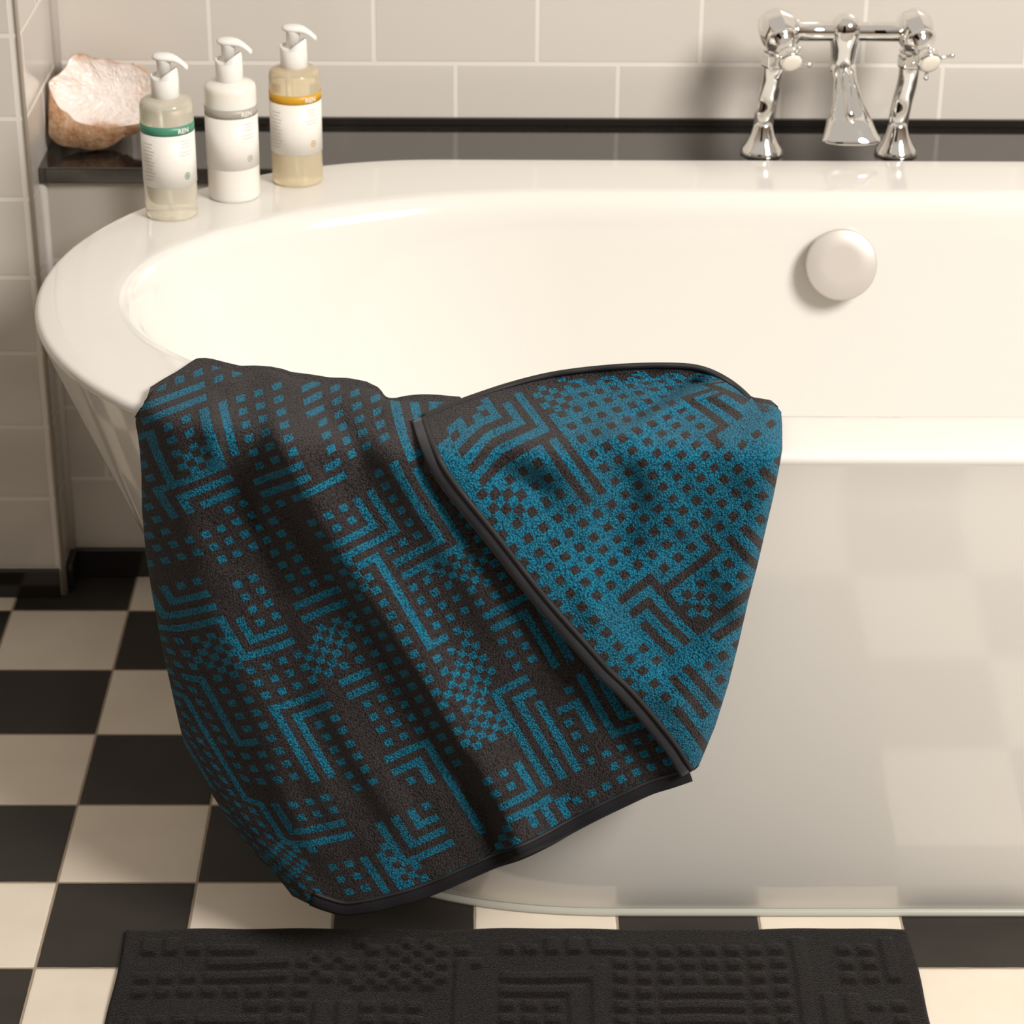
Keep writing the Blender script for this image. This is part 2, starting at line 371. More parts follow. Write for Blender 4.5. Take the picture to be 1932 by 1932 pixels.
# ------------------------------------------------------------------ soap bottles
def liquid(name, col, tr=.58, rough=.04):
    return mat(name, col, rough, Transmission_Weight=tr, IOR=1.33)
m_white_plastic = mat('white_plastic', (.86, .83, .79), .28, Subsurface_Weight=.1)
m_label = mat('white_label', (.86, .83, .78), .4)
m_print = mat('grey_print', (.42, .41, .39), .5)
def text_mesh(s, size):
    cu = bpy.data.curves.new('t', 'FONT'); cu.body = s; cu.size = size; cu.align_x = 'CENTER'; cu.extrude = 0; cu.offset = size*.02
    to = bpy.data.objects.new('t', cu); C.objects.link(to)
    me = bpy.data.meshes.new_from_object(to.evaluated_get(bpy.context.evaluated_depsgraph_get()))
    bpy.data.objects.remove(to); return me
def bottle(px, py, label, bodymat, bandcol, opaque, dz=0):
    base = atZ(px, py-10, RIMZ); bx, by = float(base[0]), float(base[1]); z0 = RIMZ+.0012
    root = empty('pump_bottle', (bx, by, z0), label, 'bottle', 'pump bottles on the bath rim')
    R = .0300
    c = Vector((bx, by, z0))
    view = math.atan2(-by, -bx)           # direction of the camera seen from the bottle
    bm = bmesh.new()
    lathe(bm, [(.004, .0012), (.0255, .0008), (.0282, .0), (.0294, .0015), (.0300, .0045), (.0300, .1285), (.0295, .1318), (.0280, .1345), (.0240, .1368), (.0165, .1385), (.0150, .1395)], c, n=72)
    body = from_bm('bottle_body', bm, bodymat, root)
    # wrap-around label, open at the back
    def cyl(name, z_0, z_1, a0, a1, r, m, par, n=60):
        bm = bmesh.new(); vs = []
        for k in range(n+1):
            a = view+radians(a0+(a1-a0)*k/n)
            vs.append([bm.verts.new((bx+r*cos(a), by+r*sin(a), z0+z)) for z in (z_0, z_1)])
        for a, b in zip(vs, vs[1:]): bm.faces.new((a[0], b[0], b[1], a[1]))
        o = from_bm(name, bm, m, par); s = o.modifiers.new('thick', 'SOLIDIFY'); s.thickness = .0002; s.offset = 0
        return o
    lab = cyl('label', .0395, .1005, -165, 165, R+.0003, m_label, root)
    band = cyl('label_band', .1005, .1110, -165, 165, R+.0003, mat('band_colour', bandcol, .4), lab)
    def wrap(name, me, ang, z, m, par):
        for v in me.vertices:
            a = view+radians(ang)+v.co.x/R
            v.co = Vector((bx+(R+.00065)*cos(a), by+(R+.00065)*sin(a), z0+z+v.co.y))
        return link(name, me, m, par, False)
    # faint blurred lines of print, and the name on the coloured band
    wrap('lettering', text_mesh('REN', .0078), 36, .1028, m_label, band)
    def bars(name, rows, ang, m):
        bm = bmesh.new()
        for z, w, off in rows:
            n = 8
            for k in range(n):
                x0 = off-w/2+w*k/n; x1 = x0+w/n
                vs = []
                for x, zz in ((x0, z), (x1, z), (x1, z+.00055), (x0, z+.00055)):
                    a = view+radians(ang)+x/R; vs.append(bm.verts.new((bx+(R+.0006)*cos(a), by+(R+.0006)*sin(a), z0+zz)))
                bm.faces.new(vs)
        return from_bm(name, bm, m, lab, False)
    bars('print_lines', [(.093, .013, 0), (.0895, .011, 0), (.086, .014, 0), (.080, .018, -.001), (.0765, .014, 0)], 38, m_print)
    if not opaque:
        bars('print_lines', [(.048+.0042*i, .010+.003*((i*7) % 3), 0) for i in range(11)], -48, m_print)
    bm = bmesh.new()
    n = 28
    for (ra, rb) in ((.0030, .0040), (0, .0016)):
        prev = None
        for k in range(n+1):
            t = 2*pi*k/n; cur = []
            for rr in (ra, rb):
                x, zz = rr*cos(t)*.9, .052+rr*sin(t); a = view+radians(40)+x/R
                cur.append(bm.verts.new((bx+(R+.0006)*cos(a), by+(R+.0006)*sin(a), z0+zz)))
            if prev: bm.faces.new((prev[0], cur[0], cur[1], prev[1]))
            prev = cur
    from_bm('emblem', bm, mat('emblem_colour', bandcol, .5), lab, False)
    # pump: ribless collar with a cut-away shroud, stem, head with beak
    pump = None
    bm = bmesh.new()
    lathe(bm, [(.0150, .1375), (.0157, .1382), (.0157, .1600), (.0150, .1608), (.0135, .1612)], c, n=48)
    pump = from_bm('pump_collar', bm, m_white_plastic, root)
    # raised shroud on the beak side
    beak = Vector((.97, -.25, 0)).normalized(); ba = math.atan2(beak.y, beak.x)
    bm = bmesh.new(); n = 36; ro, ri = .0157, .0140; o_, i_, ot, it = [], [], [], []
    for k in range(n+1):
        a = 2*pi*k/n; h = .1600+.0125*max(0, cos(a-ba))**.7+.004*max(0, -cos(a-ba))
        d = Vector((cos(a), sin(a), 0))
        o_.append(bm.verts.new(c+d*ro+Vector((0, 0, .158)))); i_.append(bm.verts.new(c+d*ri+Vector((0, 0, .158))))
        ot.append(bm.verts.new(c+d*ro+Vector((0, 0, h)))); it.append(bm.verts.new(c+d*ri+Vector((0, 0, h))))
    for k in range(n):
        bm.faces.new((o_[k], o_[k+1], ot[k+1], ot[k])); bm.faces.new((ot[k], ot[k+1], it[k+1], it[k])); bm.faces.new((i_[k+1], i_[k], it[k], it[k+1]))
    from_bm('pump_shroud', bm, m_white_plastic, root)
    bm = bmesh.new(); lathe(bm, [(.0082, .158), (.0082, .179), (.0095, .181)], c, n=32); from_bm('pump_stem', bm, m_white_plastic, root)
    bm = bmesh.new(); rings = []
    hz = .183
    path = [(-.0125, 0, .001, .0008), (-.0118, .0052, .0008, .0022), (-.0085, .0092, .0005, .0036), (-.003, .0108, .0004, .0044), (.003, .0104, .0004, .0046), (.009, .0082, .0002, .0044), (.0145, .0058, -.0012, .0040), (.0195, .0046, -.0038, .0036), (.0240, .0040, -.0068, .0033), (.0275, .0036, -.0095, .0028), (.0282, .0018, -.0102, .0014)]
    side = Vector((-beak.y, beak.x, 0))
    for s_, wd, zz, hh in path:
        wd = max(wd, .0008)
        rings.append([c+beak*s_+side*wd*cos(2*pi*k/20)+Vector((0, 0, hz+zz+hh*sin(2*pi*k/20))) for k in range(20)])
    loft(bm, rings); from_bm('pump_head', bm, m_white_plastic, root)
    if not opaque:
        bm = bmesh.new(); lathe(bm, [(.0021, .006), (.0021, .137)], c+Vector((0, 0, 0)), Vector((-.05, .02, 1)), n=10)
        from_bm('dip_tube', bm, m_white_plastic, root)
    return root
m_liq1 = liquid('clear_green_gel', (.97, .92, .78)); m_liq2 = mat('milky_lotion_bottle', (.84, .80, .74), .22, Subsurface_Weight=.2); m_liq3 = liquid('amber_gel', (.97, .85, .62))
for m in (m_liq1, m_liq3): pass
bottle(325, 414, 'clear pump bottle with a green label band, leftmost on the bath rim', m_liq1, (.06, .27, .17), False)
bottle(443, 380, 'milky white pump bottle with a grey label band, standing on the bath rim', m_liq2, (.40, .37, .32), True)
bottle(562, 351, 'pump bottle of amber gel with a mustard label band on the bath rim', m_liq3, (.62, .33, .015), False)

# ------------------------------------------------------------------ geode
def geode():
    root = empty('geode', (-.48, 3.01, LZ), 'split geode with pale pink quartz inside a brown crust on the ledge', 'stone')
    face = [(92, 157), (101, 147), (114, 138), (125, 125), (133, 109), (146, 102), (160, 105), (175, 112), (196, 112), (214, 119), (232, 121), (250, 122), (268, 133), (284, 148), (293, 168), (294, 190), (290, 212), (281, 228), (262, 233), (238, 237), (212, 240), (185, 239), (160, 234), (141, 227), (129, 214), (114, 205), (104, 190), (96, 173)]
    crust = [(89, 162), (97, 148), (112, 138), (124, 124), (132, 108), (146, 101), (160, 104), (175, 111), (196, 111), (214, 118), (232, 120), (250, 121), (269, 132), (285, 147), (295, 168), (296, 192), (292, 214), (283, 238), (262, 250), (242, 256), (222, 266), (203, 278), (176, 283), (150, 279), (118, 275), (98, 262), (85, 240), (81, 205)]
    def dens(pts, k=4):
        P = [np.array(p, float) for p in pts]; n = len(P); out = []
        for i in range(n):
            a, b, c, d = P[i-1], P[i], P[(i+1) % n], P[(i+2) % n]
            for s in range(k):
                t = s/k; out.append(.5*(2*b+(c-a)*t+(2*a-5*b+4*c-d)*t*t+(3*b-a-3*c+d)*t**3))
        return out
    F_, G_ = dens(face), dens(crust); n = len(F_)
    def fy(p): return 3.035-.060*(p[1]-102)/140          # tilted break plane
    f3 = [PY(p[0], p[1], fy(p)) for p in F_]
    def gy(p): return fy(p)+.006+.012*max(0, (p[1]-200)/80)
    g3 = [PY(p[0], p[1], gy(p)) for p in G_]
    cen = sum(f3, Vector())/n; gc = sum(g3, Vector())/n
    nrm = Vector((0, -.75, .66)).normalized()
    r = random.Random(3)
    bm = bmesh.new(); rings = [f3]
    for j in range(1, 16):
        t = j/16; rr = []
        dep = .020*(1-(1-t)**2.2)
        for i, p in enumerate(f3):
            q = p.lerp(cen+Vector((.012, 0, 0)), t)
            amp = .0009 if j > 1 else .0003
            rr.append(q-nrm*dep+Vector((r.uniform(-1, 1), r.uniform(-1, 1), r.uniform(-1, 1)))*amp*(1-t*.6))
        rings.append(rr)
    loft(bm, rings, cap0=False); me_face = bm
    rock = bmesh.new(); rings = [f3, g3]
    back = Vector((.01, .048, -.012))
    for s_, q in ((.97, .3), (.90, .55), (.78, .78), (.58, .93), (.3, 1.0)):
        rr = []
        for i, p in enumerate(g3):
            w = gc+(p-gc)*s_+back*q
            w += Vector((r.uniform(-1, 1), r.uniform(-1, 1), r.uniform(-1, 1)))*.0016
            w.z = max(w.z, LZ+.0006); w.y = min(w.y, YB-.004); w.x = max(w.x, XS+.006); rr.append(w)
        rings.append(rr)
    for rr in rings[:2]:
        for w in rr: w.z = max(w.z, LZ+.0006); w.x = max(w.x, XS+.006)
    loft(rock, rings, cap0=False)
    from_bm('crust', rock, m_rock, root)['label'] = 'rough brown outer crust'
    o = from_bm('quartz_face', me_face, m_quartz, root, smooth=False); o['label'] = 'pale pink crystal hollow'
geode()

# ------------------------------------------------------------------ woven pattern shared by towel and mat
def pattern(W, H, seed, dens=1.0):
    r = random.Random(seed); g = np.zeros((W, H), bool)
    g[::2, ::2] = True
    ii, jj = np.meshgrid(np.arange(W), np.arange(H), indexing='ij')
    for _ in range(int(W*H/330*dens)):                  # checker drifts
        cx, cy = r.randrange(W), r.randrange(H); a = r.uniform(.2, 1.2)*r.choice((1, -1)); L = r.uniform(5, 11); w = r.uniform(1.6, 3.2)
        u = (ii-cx)*cos(a)+(jj-cy)*sin(a); v = -(ii-cx)*sin(a)+(jj-cy)*cos(a)
        m = (np.abs(u) < L) & (np.abs(v) < w)
        g |= m & (ii % 2 == 1) & (jj % 2 == 1)
    def rect(x0, x1, y0, y1, val):
        g[max(0, x0):max(0, x1), max(0, y0):max(0, y1)] = val
    cells = [(x, y) for x in range(0, W, 10) for y in range(0, H, 12)]
    for (x, y) in cells:
        x += 2*r.randrange(-1, 2); y += 2*r.randrange(-2, 3)
        ty = r.random()
        if ty < .10: continue
        if ty < .62:                                     # nested angles
            n = r.choice((2, 2, 3)); L = r.choice((5, 7, 9, 9)); V = r.choice((5, 7, 11, 15, 17)); sx, sy = r.choice((1, -1)), r.choice((1, -1))
            xs, ys = sorted((x, x+sx*(L+1))), sorted((y, y+sy*(V+1)))
            rect(xs[0], xs[1]+1, ys[0], ys[1]+1, False)
            for k in range(n):
                l, v = L-2*k, V-2*k
                if l < 1 or v < 1: break
                bx, by = x+sx*2*k, y+sy*2*k
                a = sorted((bx, bx+sx*(l-1))); rect(a[0], a[1]+1, by, by+1, True)
                a = sorted((by, by+sy*(v-1))); rect(bx, bx+1, a[0], a[1]+1, True)
            a = sorted((x+sx*2*n, x+sx*L)); b = sorted((y+sy*2*n, y+sy*V))
            inr = (ii >= a[0]) & (ii <= a[1]) & (jj >= b[0]) & (jj <= b[1]) & (ii % 2 == 0) & (jj % 2 == 0)
            g |= inr
        elif ty < .85:                                   # stacked bars along the weft
            n = r.choice((2, 3)); L = r.choice((5, 7, 9))
            rect(x-1, x+L+1, y-1, y+2*n, False)
            for k in range(n): rect(x, x+L, y+2*k, y+2*k+1, True)
        else:                                            # one long bar along the warp with hooks
            V = r.choice((11, 15, 17)); rect(x-1, x+2, y-1, y+V+1, False); rect(x, x+1, y, y+V, True)
            rect(x-2, x, y, y+1, True); rect(x+1, x+3, y+V-1, y+V, True)
    return g

# ------------------------------------------------------------------ towel
def rim_front(X):
    xc = BX-OUT[0]; t = np.clip((xc-X)/OUT[1], 0, .93)
    return CY-OUT[2]*np.sqrt(1-t*t)
def smax(a, b, k): h = np.clip(.5+.5*(a-b)/k, 0, 1); return b+(a-b)*h+k*h*(1-h)
def smin(a, b, k): return -smax(-a, -b, k)
def base_depth(px, py):
    """first hit of the sight line with a padded bath rim (front plane, rounded edge, top)"""
    Y = np.full(np.shape(px), 2.08)
    for _ in range(4):
        X = atY(px, py, Y)[..., 0]; Yh = rim_front(X)-.017
        Y = Yh
    Yz = atZ(px, py, RIMZ+.012)[..., 1]
    d = smax(Yh, Yz, .030)
    return smin(d, Yh+.150, .03), Yh
def outline_front(x, s, rx, b, cy, e=2.0):
    """front (camera side) y of a tub outline at x, or None beyond its end"""
    dx = abs(x-BX)-s
    if dx <= 0: return cy-b
    if dx >= rx: return None
    return cy-b*(1-(dx/rx)**e)**(1/e)
def push_out(v, gap=.0045):
    """keep cloth out of the solid tub wall and rim"""
    x, y, z = v
    if z >= RIMZ+gap: return v
    w = min(max((z-.01)/(RIMZ-.0225), 0), 1)
    q = mixo(BAS, add(OUT, 0), w); bb = BAS[2]+(OUT[2]-BAS[2])*w**.78
    f = outline_front(x, q[0], q[1], bb, CY)
    if f is None or y < f-gap: return v
    t = (RIMZ-z)/.42
    i = mixo((INN[0], INN[1]-.036, INN[2]-.021), (.25, .27, .235), min(t, 1))
    g = outline_front(x, i[0], i[1], i[2], CY-.015+.007*t)
    if g is not None and y > g+gap+.004: return v
    if y-f > .020 and z > .555: return np.array([x, y, RIMZ+gap])
    return np.array([x, f-gap, z])
def poly_dist(px, py, pts, closed=False):
    """distance to polyline, signed side (+ = right of travel direction), parameter along"""
    best = np.full(px.shape, 1e9); side = np.zeros(px.shape); par = np.zeros(px.shape)
    P_ = np.array(pts, float); seg = list(zip(P_[:-1], P_[1:]));
    if closed: seg.append((P_[-1], P_[0]))
    tot = sum(np.hypot(*(b-a)) for a, b in seg); acc = 0
    nx = np.zeros(px.shape); ny = np.zeros(px.shape)
    for a, b in seg:
        d = b-a; L = np.hypot(*d); wx, wy = px-a[0], py-a[1]
        t = np.clip((wx*d[0]+wy*d[1])/(L*L), 0, 1); qx, qy = a[0]+t*d[0], a[1]+t*d[1]
        ds = np.hypot(px-qx, py-qy); m = ds < best
        cr = d[0]*wy-d[1]*wx
        best = np.where(m, ds, best); side = np.where(m, np.sign(cr), side); par = np.where(m, (acc+t*L)/tot, par)
        nx = np.where(m, qx, nx); ny = np.where(m, qy, ny); acc += L
    return best, side, par, nx, ny
def inside(px, py, poly):
    r = np.zeros(px.shape, bool); n = len(poly)
    for i in range(n):
        x1, y1 = poly[i]; x2, y2 = poly[i-1]
        c = ((y1 > py) != (y2 > py)) & (px < (x2-x1)*(py-y1)/(y2-y1+1e-12)+x1); r ^= c
    return r
def ridges(px, py, lst):
    h = np.zeros(px.shape)
    for pts, wl, wr, amp, f0, f1 in lst:
        pts = [(p[0], p[1]) for p in smooth_path([(a, b, 0) for a, b in pts], 6)]
        d, s, t, _, _ = poly_dist(px, py, pts)
        # travelling downwards: side>0 is image left
        w = np.where(s > 0, wl, wr)
        fade = np.clip(t/max(f0, 1e-3), 0, 1)*np.clip((1-t)/max(f1, 1e-3), 0, 1); fade = fade*fade*(3-2*fade)
        h = h+amp*np.exp(-(d/w)**2)*np.where((t > 0) & (t < 1), fade, 0)
    return h

HEM_A = [(1306, 1470), (1268, 1483), (1230, 1495), (1180, 1518), (1130, 1542), (1080, 1568), (1035, 1593), (985, 1617), (935, 1634), (880, 1658), (830, 1680), (780, 1698), (735, 1710), (690, 1720), (650, 1724), (610, 1714), (580, 1702), (555, 1690), (500, 1650), (440, 1600)]
LEFT_A = [(555, 1690), (538, 1668), (520, 1648), (485, 1612), (450, 1570), (420, 1525), (395, 1485), (368, 1440), (350, 1400), (340, 1360), (322, 1280), (303, 1190), (290, 1120), (278, 1040), (271, 960), (270, 890), (266, 840), (260, 800), (262, 768)]
TOP_A = [(262, 768), (280, 748), (302, 735), (325, 722), (350, 706), (368, 695), (385, 692), (400, 693), (425, 699), (452, 706), (480, 704), (510, 702), (530, 707), (548, 716), (585, 722), (620, 729), (655, 731), (690, 735), (712, 744), (725, 756), (745, 760), (780, 762), (830, 764), (870, 768)]
RIGHT_A = [(870, 768), (900, 800), (960, 880), (1330, 1475)]
POLY_A = HEM_A[:18]+LEFT_A[1:]+TOP_A[1:]+RIGHT_A[1:3]+[(1340, 1470)]
RIDGE_A = [
    # polyline, width left, width right, height, fades
    ([(505, 712), (520, 790), (548, 880), (600, 975), (665, 1075), (740, 1185), (820, 1310), (885, 1420), (945, 1520), (985, 1617)], 24, 60, .026, .10, .01),
    ([(345, 720), (338, 820), (345, 930), (375, 1060), (420, 1190), (470, 1310), (525, 1430), (600, 1560), (660, 1660)], 50, 62, .020, .12, .2),
    ([(395, 730), (402, 790), (408, 850), (430, 900)], 26, 16, .013, .2, .4),
    ([(640, 735), (690, 770), (735, 850), (800, 960), (880, 1090), (960, 1220), (1040, 1350)], 42, 60, .014, .1, .4),
    ([(560, 1130), (600, 1260), (650, 1370), (720, 1490), (800, 1620)], 30, 40, .008, .3, .2),
    ([(720, 745), (742, 780), (760, 830)], 22, 22, .010, .2, .4),
    ([(440, 860), (480, 960), (520, 1080), (575, 1190)], 34, 30, -.016, .25, .4),
    ([(590, 745), (620, 790), (665, 830), (700, 900)], 22, 26, -.011, .3, .4),
    ([(530, 1420), (590, 1540), (640, 1620)], 26, 30, -.009, .3, .4),
    ([(455, 712), (470, 740), (440, 790)], 16, 20, -.007, .3, .3),
    ([(860, 1400), (920, 1520), (955, 1600)], 26, 16, -.010, .3, .1),
]
HEM_B = [(1306, 1452), (1282, 1412), (1250, 1370), (1215, 1328), (1183, 1293), (1150, 1262), (1110, 1217), (1075, 1178), (1040, 1138), (1005, 1095), (970, 1050), (935, 1005), (900, 962), (866, 920), (842, 886), (826, 856), (812, 822), (800, 784)]
TOP_B = [(800, 784), (830, 772), (860, 760), (905, 744), (950, 729), (1000, 715), (1050, 704), (1100, 697), (1150, 692), (1200, 689), (1250, 688), (1300, 690), (1335, 698), (1368, 714), (1395, 733), (1418, 755), (1432, 775)]
RIGHT_B = [(1418, 755), (1432, 763), (1450, 766), (1464, 767), (1471, 776), (1473, 800), (1473, 845), (1467, 880), (1456, 935), (1441, 1000), (1426, 1065), (1409, 1130), (1391, 1210), (1371, 1290), (1346, 1370), (1312, 1452)]
POLY_B = HEM_B+TOP_B[1:-1]+RIGHT_B[1:]
RIDGE_B = [
    ([(1075, 850), (1130, 832), (1190, 815), (1250, 775), (1310, 745), (1365, 752), (1410, 800)], 20, 30, .019, .25, .25),
    ([(1150, 800), (1200, 785), (1255, 752), (1300, 728), (1345, 722)], 12, 12, -.024, .3, .2),
    ([(1365, 715), (1400, 745), (1425, 775)], 14, 14, -.006, .3, .2),
    ([(1400, 770), (1440, 850), (1440, 960), (1400, 1100), (1360, 1230)], 60, 50, .013, .15, .3),
    ([(1150, 840), (1185, 930), (1180, 1040), (1190, 1120)], 55, 40, -.013, .25, .35),
    ([(880, 860), (960, 900), (1060, 935)], 22, 30, -.010, .25, .3),
    ([(930, 820), (1000, 850), (1080, 900), (1110, 960)], 36, 36, .009, .25, .3),
    ([(1225, 1262), (1300, 1215), (1400, 1160)], 9, 9, -.006, .15, .15),
    ([(1080, 1160), (1150, 1120), (1250, 1040)], 45, 45, .008, .2, .3),
    ([(1260, 1360), (1320, 1260), (1380, 1180)], 30, 34, .009, .2, .3),
]
def resample(pts, step):
    P_ = np.array([p[:2] for p in smooth_path([(a, b, 0) for a, b in pts], 8)]); d = np.r_[0, np.cumsum(np.hypot(*np.diff(P_, axis=0).T))]
    s = np.arange(0, d[-1], step); return np.stack([np.interp(s, d, P_[:, 0]), np.interp(s, d, P_[:, 1])], 1), d[-1]
def wob(px, py, a=.0012):
    return a*(np.sin(px*.031+py*.017)*np.cos(py*.023-px*.011)+.6*np.sin(px*.067-py*.049+1.3)+.4*np.sin(px*.011+py*.083))
def depth_A(px, py):
    b, Yh = base_depth(px, py)
    up = np.clip((870-py)/120, 0, 1)
    h = ridges(px, py, RIDGE_A)
    h = h+.004
    dl, _, _, _, _ = poly_dist(px, py, LEFT_A); dt, _, _, _, _ = poly_dist(px, py, TOP_A)
    r = 30.; e = np.clip(1-dl/r, 0, 1); roll = .020*(1-np.sqrt(np.clip(1-e*e, 0, 1)))
    e2 = np.clip(1-dt/26., 0, 1); roll = roll+.016*(1-np.sqrt(np.clip(1-e2*e2, 0, 1)))
    return b-h*(1-.35*up)-wob(px, py)+roll
def lift_B(px, py):
    d, _, t, _, _ = poly_dist(px, py, HEM_B)
    return .010+.020*np.exp(-(d/90)**2)*np.sin(np.pi*np.clip(t*1.03, 0, 1))**.6
def depth_B(px, py):
    b, Yh = base_depth(px, py)
    h = ridges(px, py, RIDGE_B)
    dr, _, _, _, _ = poly_dist(px, py, RIGHT_B)
    e = np.clip(1-dr/26., 0, 1); roll = .018*(1-np.sqrt(np.clip(1-e*e, 0, 1)))
    top = np.clip((830-py)/140, 0, 1)
    return b-h-lift_B(px, py)*(1-.3*top)-wob(px, py)+roll-.004
PAT = pattern(128, 160, 21)
SUB = 3
def grid_A():
    cu, cv = 15.4, 13.9
    hem, L = resample(HEM_A, cu/SUB); nu = len(hem)
    ext = 170*SUB//2
    X = [hem[:, 0]]; Y = [hem[:, 1]]
    x, y = hem[:, 0].copy(), hem[:, 1].copy()
    nv = int(92*SUB)
    for j in range(nv):
        k = np.clip((980-y)/260, 0, 1); k = k*k*(3-2*k)
        th = np.radians(57.5+2.5*np.sin(y*.006)+27*k)
        st = cv/SUB*(1-.12*k)
        x = x-np.cos(th)*st; y = y-np.sin(th)*st
        X.append(x.copy()); Y.append(y.copy())
    # relax: hem kinks die out upwards
    X = np.array(X).T; Y = np.array(Y).T
    ker = np.ones(9)/9
    for j in range(1, nv+1):
        a = min(1, j/(20*SUB))
        pad = np.pad(X[:, j], 4, mode='reflect', reflect_type='odd'); X[:, j] = (1-a)*X[:, j]+a*np.convolve(pad, ker, 'valid')
        pad = np.pad(Y[:, j], 4, mode='reflect', reflect_type='odd'); Y[:, j] = (1-a)*Y[:, j]+a*np.convolve(pad, ker, 'valid')
    return X, Y
def grid_B():
    cu, cv = 16.6, 16.4
    hem, L = resample(HEM_B, cu/SUB); top, LT = resample(TOP_B, 15.0/SUB)
    nu = len(hem); nv = len(top); ub = int(nu*.50)
    X = np.zeros((nu, nv)); Y = np.zeros((nu, nv))
    j = np.arange(nv); dx, dy = cos(radians(36.5)), -sin(radians(36.5)); st = cv/SUB
    for i in range(nu):
        sx = hem[i, 0]+dx*st*j; sy = hem[i, 1]+dy*st*j
        if i > ub:
            t = (i-ub)/(nu-1-ub); s0x = hem[ub, 0]+dx*st*j; s0y = hem[ub, 1]+dy*st*j
            tot = (nu-1-ub)*cu/SUB; tx_, ty_ = -cos(radians(52))*tot, -sin(radians(52))*tot
            h00, h10, h01, h11 = 2*t**3-3*t**2+1, t**3-2*t**2+t, -2*t**3+3*t**2, t**3-t**2
            ex, ey = -.25*tot, -.35*tot
            hx = h00*s0x+h10*tx_*.8+h01*top[:, 0]+h11*ex; hy = h00*s0y+h10*ty_*.8+h01*top[:, 1]+h11*ey
            w = np.clip(j/(6.*SUB), 0, 1); w = w*w*(3-2*w)
            # keep the hem itself exact
            offx = hem[i, 0]-(h00*s0x[0]+h10*tx_*.8+h01*top[0, 0]+h11*ex); offy = hem[i, 1]-(h00*s0y[0]+h10*ty_*.8+h01*top[0, 1]+h11*ey)
            sx = hx+offx*(1-w); sy = hy+offy*(1-w)
        X[i], Y[i] = sx, sy
    return X, Y
def build_cloth(name, X, Y, poly, depth, inv, border_v=None, border_u=None, off=(0, 0), parent=None, skirts=(), parts=None):
    ins = inside(X, Y, poly); d, _, _, qx, qy = poly_dist(X, Y, poly, True)
    lim = 16.
    Xs = np.where(ins, X, qx); Ys = np.where(ins, Y, qy)
    ok = ins | (d < lim)
    D = depth(Xs, Ys); P3 = atY(Xs, Ys, D)
    nu, nv = X.shape; verts = []; idx = -np.ones((nu, nv), int); faces = []; mi = []
    for i in range(nu-1):
        for j in range(nv-1):
            q = ((i, j), (i+1, j), (i+1, j+1), (i, j+1))
            if not all(ok[a] for a in q) or not any(ins[a] for a in q): continue
            for a in q:
                if idx[a] < 0: idx[a] = len(verts); verts.append(P3[a])
            ci, cj = i//SUB, j//SUB
            t = bool(PAT[(ci+off[0]) % PAT.shape[0], (cj+off[1]) % PAT.shape[1]])
            if inv: t = not t
            if border_v and border_v(ci, cj, nu//SUB, nv//SUB): t = False
            faces.append([idx[a] for a in q]); mi.append(1 if t else 0)
    # skirts: continue the cloth out of sight behind rolled edges
    ecount = {}
    for f in faces:
        for k in range(4):
            e = (f[k], f[(k+1) % 4]); key = tuple(sorted(e)); ecount.setdefault(key, []).append(e)
    pix = {}
    for i in range(nu):
        for j in range(nv):
            if idx[i, j] >= 0: pix[idx[i, j]] = (Xs[i, j], Ys[i, j])
    V = [np.array(v) for v in verts]
    for line, offs in skirts:
        cand = list(pix.keys()); ax_ = np.array([pix[c][0] for c in cand]); ay_ = np.array([pix[c][1] for c in cand])
        dd = poly_dist(ax_, ay_, line)[0]; near = {c for c, q in zip(cand, dd) if q < 1.5}
        new = {}
        for key, es in list(ecount.items()):
            if len(es) != 1: continue
            a, b = es[0]
            if a not in near or b not in near: continue
            pa, pb = a, b
            for k, o_ in enumerate(offs):
                for w in (a, b):
                    if (w, k) not in new: new[(w, k)] = len(V); V.append(V[w]+np.array(o_))
                na, nb = new[(a, k)], new[(b, k)]
                faces.append([pb, pa, na, nb]); mi.append(0); pa, pb = na, nb
    V = [push_out(v, .0075) for v in V]
    me = bpy.data.meshes.new(name); me.from_pydata([tuple(v) for v in V], [], faces); me.validate(); me.update()
    o = link(name, me, [m_char, m_teal], parent)
    me.polygons.foreach_set('material_index', mi[:len(me.polygons)])
    s = o.modifiers.new('thickness', 'SOLIDIFY'); s.thickness = .0035; s.offset = 0
    return o
towel = empty('bath_towel', (0.1, 2.06, .3), 'charcoal and teal geometric patterned towel draped over the front bath rim', 'towel')
XA, YA = grid_A()
top_sk = [(0, .005, -.007), (0, .012, -.018), (0, .016, -.028)]
left_sk = [(.003, .008, 0), (.010, .012, 0), (.022, .013, 0)]
tA = build_cloth('front_panel', XA, YA, POLY_A, depth_A, False, border_v=lambda ci, cj, nu, nv: cj < 1, off=(3, 5), parent=towel, skirts=((TOP_A[1:], top_sk), (LEFT_A[:-3], left_sk)))
tA['label'] = 'charcoal side of the towel with small teal squares and bars'
XBg, YBg = grid_B()
right_sk = [(-.004, .012, 0), (-.016, .018, 0), (-.03, .020, 0)]
tB = build_cloth('folded_panel', XBg, YBg, POLY_B, depth_B, True, border_v=lambda ci, cj, nu, nv: ci >= nu-2 or (ci == nu-3 and (cj*7 % 5 < 4)) or (ci == nu-4 and cj % 4 < 2), off=(20, 60), parent=towel, skirts=((RIGHT_B, right_sk), (TOP_B[:-2], top_sk)))
tB['label'] = 'reversed teal side of the towel folded over to the left'

